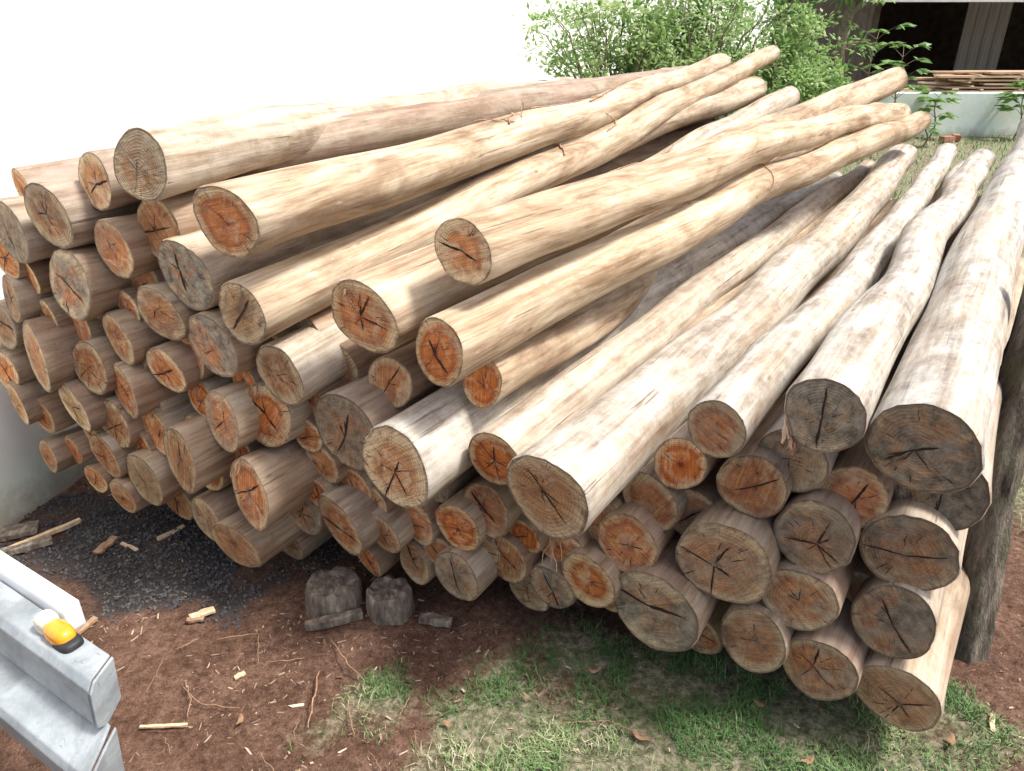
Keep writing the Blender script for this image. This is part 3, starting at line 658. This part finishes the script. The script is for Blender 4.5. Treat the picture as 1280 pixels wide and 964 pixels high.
def shrub(c, rad, nst, ncl, nlf, ll, lab, name="shrub", light=.5, trunk=.02, cat="shrub"):
    c = Vector(c); SV = []; SF = []; LV = []; LFc = []; tn = []; tips = []
    for _ in range(nst):
        th = R.uniform(0, 6.28); rr_ = math.sqrt(R.random()); tgt = Vector((math.cos(th)*rr_*rad[0], math.sin(th)*rr_*rad[1], R.uniform(.45, 1)*rad[2]*(1.05-.4*rr_)))
        st = Vector((R.uniform(-.1, .1)*rad[0], R.uniform(-.1, .1)*rad[1], 0)); pts = []
        for i in range(8):
            u = i/7; pts.append(c+st.lerp(tgt, u)+Vector((0, 0, rad[2]*.12*math.sin(u*3.1)))+Vector((R.uniform(-1, 1), R.uniform(-1, 1), R.uniform(-1, 1)))*.03*rad[0])
        tube(SV, SF, pts, trunk, trunk*.2); tips += pts[3:]
    for _ in range(ncl):
        q = R.choice(tips)+Vector((R.gauss(0, .12)*rad[0], R.gauss(0, .12)*rad[1], R.gauss(0, .09)*rad[2])); cr = R.uniform(.06, .14)*rad[0]
        tb = R.gauss(light, .2)
        for _ in range(nlf):
            v = Vector((R.gauss(0, 1), R.gauss(0, 1), R.gauss(0, .8))); p = q+v*cr*.6
            if p.z < .05: continue
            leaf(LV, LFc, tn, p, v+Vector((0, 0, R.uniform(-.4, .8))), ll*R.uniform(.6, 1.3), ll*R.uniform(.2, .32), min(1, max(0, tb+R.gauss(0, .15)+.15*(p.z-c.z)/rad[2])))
    o = mk(name, SV, SF, [STEM], smooth=True); tag(o, lab, cat)
    o2 = mk("foliage", LV, LFc, [LF], parent=o, attrs={"tint": tn}); return o
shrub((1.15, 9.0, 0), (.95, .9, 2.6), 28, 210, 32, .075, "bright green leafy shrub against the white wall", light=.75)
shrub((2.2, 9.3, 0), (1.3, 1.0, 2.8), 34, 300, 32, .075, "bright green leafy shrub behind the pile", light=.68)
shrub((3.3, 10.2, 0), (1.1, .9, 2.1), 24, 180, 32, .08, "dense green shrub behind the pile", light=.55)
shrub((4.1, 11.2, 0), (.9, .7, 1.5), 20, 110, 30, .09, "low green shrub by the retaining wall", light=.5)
def tree(base, h, r, crown, lab, nlf=26, ncl=80, ll=.13):
    b = Vector(base); SV = []; SF = []; LV = []; LFc = []; tn = []
    pts = [b+Vector((.06*math.sin(i*.9), .05*math.cos(i*.7), h*i/9)) for i in range(10)]
    tube(SV, SF, pts, r, r*.6, 12); tips = []
    for k in range(11):
        s = pts[R.randint(5, 9)]; th = R.uniform(0, 6.28); e = s+Vector((math.cos(th)*crown*R.uniform(.5, 1), math.sin(th)*crown*R.uniform(.5, 1), R.uniform(.1, .9)*crown))
        bp = [s.lerp(e, i/6)+Vector((0, 0, .1*math.sin(i*.5)))+Vector((R.uniform(-1, 1), R.uniform(-1, 1), 0))*.03 for i in range(7)]; tube(SV, SF, bp, r*.45, r*.1); tips += bp[3:]
    for _ in range(ncl):
        q = R.choice(tips)+Vector((R.gauss(0, .12), R.gauss(0, .12), R.gauss(0, .1))); tb = R.gauss(.45, .18)
        for _ in range(nlf):
            v = Vector((R.gauss(0, 1), R.gauss(0, 1), R.gauss(0, .7))); leaf(LV, LFc, tn, q+v*.11, v, ll*R.uniform(.6, 1.2), ll*.22, min(1, max(0, tb+R.gauss(0, .12))))
    e = bpy.data.objects.new("tree", None); e.location = b; COL.objects.link(e); tag(e, lab, "tree")
    for nm, vv, ff, mm, at in (("trunk", SV, SF, STEM, None), ("crown", LV, LFc, LF, {"tint": tn})):
        o = mk(nm, [v-b for v in vv], ff, [mm], smooth=(nm == "trunk"), attrs=at); o.parent = e
tree((4.85, 11.9, 0), 2.3, .09, .55, "small leafy tree with brown trunk near the shed", 22, 46)
tree((4.1, 12.2, 0), 2.6, .10, .7, "small leafy tree with dark trunk behind the shrubs", 22, 56)
def seedling(p, h, n, ll, lab):
    p = Vector(p); SV = []; SF = []; LV = []; LFc = []; tn = []
    pts = [p+Vector((.03*math.sin(i), .02*math.cos(i*1.3), h*i/6)) for i in range(7)]; tube(SV, SF, pts, .014, .007)
    for k in range(n):
        s = pts[3+k*4//n]; th = k*2.4+R.uniform(-.3, .3); e = s+Vector((math.cos(th), math.sin(th), R.uniform(.3, .9)))*h*.22; tube(SV, SF, [s, s.lerp(e, .5)+Vector((0, 0, .02)), e], .005, .003, 5)
        for q in range(6):
            a = th+(q-2.5)*.42; leaf(LV, LFc, tn, e, Vector((math.cos(a), math.sin(a), R.uniform(-.3, .2))), ll*R.uniform(.7, 1.1), ll*.26, R.uniform(.15, .6))
    o = mk("seedling_plant", SV, SF, [STEM], smooth=True); tag(o, lab, "plant", "small plants near the low wall"); mk("foliage", LV, LFc, [LF], parent=o, attrs={"tint": tn})
seedling((8.05, 12.4, 0), .72, 13, .26, "broad leaved green plant against the pale low wall")
seedling((6.75, 12.5, 0), .62, 10, .22, "small leafy plant against the pale low wall")
seedling((6.0, 12.4, 0), 1.2, 12, .24, "tall leafy plant in front of the low wall")
seedling((5.5, 12.3, 0), 1.45, 12, .24, "tall leafy plant in front of the low wall")
seedling((8.6, 12.2, 0), .4, 6, .16, "small leafy plant against the pale low wall")
seedling((6.2, 11.6, 0), .35, 7, .14, "small weedy plant in the yard")

# ------------------------------------------------------------------ vehicle corner (folded steel, lamp)
n = N("grey_painted_steel"); o = n.obj(); f = n.noise(o, 9, 6, .7)
c = n.ramp(f, [(.35, (.20, .235, .255)), (.6, (.34, .38, .40))]); sc_ = n.ramp(n.noise(n.vm('MULTIPLY', o, (1, 3, 3)), 26, 6, .8), [(.60, 0.), (.68, .7)])
c = n.mix(sc_, c, (.12, .10, .085)); c = n.mix(n.ramp(n.noise(o, 5, 6, .75, 1.), [(.5, 0.), (.62, .5)]), c, (.14, .15, .15))
n.col(c); n.b.inputs["Roughness"].default_value = .42; n.b.inputs["Specular IOR Level"].default_value = .5; n.bump(f, .15, .004)
STEEL = n.m
WPAINT = simple("white_body_paint", [(.3, (.62, .66, .69)), (.7, (.76, .79, .81))], 4, rough=.3, bump=0, spec=.5)
ORANGE = simple("orange_lamp_lens", [(.3, (.80, .28, .015)), (.7, (.93, .40, .03))], 30, (1, 1, 1), rough=.12, bump=0, spec=.6)
CLEAR = simple("clear_lamp_lens", [(.3, (.72, .66, .52)), (.7, (.85, .80, .68))], 30, rough=.12, bump=0, spec=.6)
RUB = simple("black_rubber", [(.3, (.014, .014, .016)), (.7, (.04, .04, .042))], 20, rough=.5, bump=0)
veh = bpy.data.objects.new("parked_truck", None); COL.objects.link(veh)
corner = on_ground(118, 846, .58); U = (on_ground(0, 762, .58)-corner); U.z = 0; U.normalize(); W = Vector((U.y, -U.x, 0))
if W.y > 0: W = -W
VM = Matrix(((U.x, W.x, 0, corner.x), (U.y, W.y, 0, corner.y), (0, 0, 1, .58), (0, 0, 0, 1)))
veh.matrix_world = VM
tag(veh, "corner of a blue grey steel truck body with orange lamp", "truck")
def fixn(o):
    bm = bmesh.new(); bm.from_mesh(o.data); bmesh.ops.recalc_face_normals(bm, faces=bm.faces); bm.to_mesh(o.data); bm.free()
def extr(name, prof, x0, x1, mat, bev=.004, skew=0.):
    V = []; k = len(prof)
    for x in (x0, x1):
        for (y, z) in prof: V.append((x+(skew*y if x < 1 else 0), y, z))
    Fc = [(i, (i+1) % k, k+(i+1) % k, k+i) for i in range(k)]+[tuple(range(k-1, -1, -1)), tuple(range(k, 2*k))]
    o = mk(name, V, Fc, [mat]); o.parent = veh
    if bev: b = o.modifiers.new("b", 'BEVEL'); b.width = bev; b.segments = 3
    fixn(o); return o
def sheet(name, prof, x0, x1, th, mat, skew=0.):
    V = []; k = len(prof)
    for x in (x0, x1):
        for (y, z) in prof: V.append((x+(skew*y if x < 1 else 0), y, z))
    Fc = [(i, i+1, k+i+1, k+i) for i in range(k-1)]
    o = mk(name, V, Fc, [mat]); o.parent = veh
    s = o.modifiers.new("s", 'SOLIDIFY'); s.thickness = th; s.offset = 0
    b = o.modifiers.new("b", 'BEVEL'); b.width = .003; b.segments = 2; return o
# upper folded box with flat face, deep recess, then projecting lower channel
PA = [(-.045, 0), (.008, 0), (.020, -.012), (.028, -.085), (.010, -.098)]
PB = [(.010, -.100), (.040, -.112), (.088, -.122), (.096, -.136), (.090, -.200), (.060, -.210)]
sheet("folded_rail", PA, 0, 1.3, .006, STEEL, skew=-.5)
sheet("lower_channel", PB, -.02, 1.3, .006, STEEL, skew=-.6)
extr("end_plate", [(-.045, .003), (.010, .003), (.024, -.011), (.032, -.086), (.012, -.103), (-.035, -.09)], -.012, -.005, STEEL, bev=.002, skew=-.5)
extr("end_plate", [(.006, -.104), (.041, -.108), (.091, -.119), (.100, -.136), (.094, -.205), (.02, -.212)], -.033, -.026, STEEL, bev=.002, skew=-.6)
extr("upper_panel", [(-.085, -.03), (-.052, -.03), (-.046, -.018), (-.05, .022), (-.06, .034), (-.085, .034)], .175, 1.3, WPAINT, bev=.006)
def dome(name, c, s, mat, e=.75):
    V = []; Fc = []; nu, nv = 24, 12
    f = lambda t: math.copysign(abs(t)**e, t)
    for i in range(nv+1):
        ph = math.pi*i/nv-math.pi/2
        for j in range(nu):
            th = 2*math.pi*j/nu
            V.append((c[0]+s[0]*f(math.cos(ph))*f(math.cos(th)), c[1]+s[1]*f(math.cos(ph))*f(math.sin(th)), c[2]+s[2]*f(math.sin(ph))))
    for i in range(nv):
        for j in range(nu): Fc.append((i*nu+j, i*nu+(j+1) % nu, (i+1)*nu+(j+1) % nu, (i+1)*nu+j))
    o = mk(name, V, Fc, [mat], smooth=True); o.parent = veh; return o
dome("lamp_housing", (.118, -.020, .002), (.030, .022, .016), RUB, .6)
dome("lamp_lens", (.140, -.020, .014), (.036, .021, .024), ORANGE, .7)
dome("lamp_lens", (.186, -.022, .018), (.022, .020, .024), CLEAR, .7)
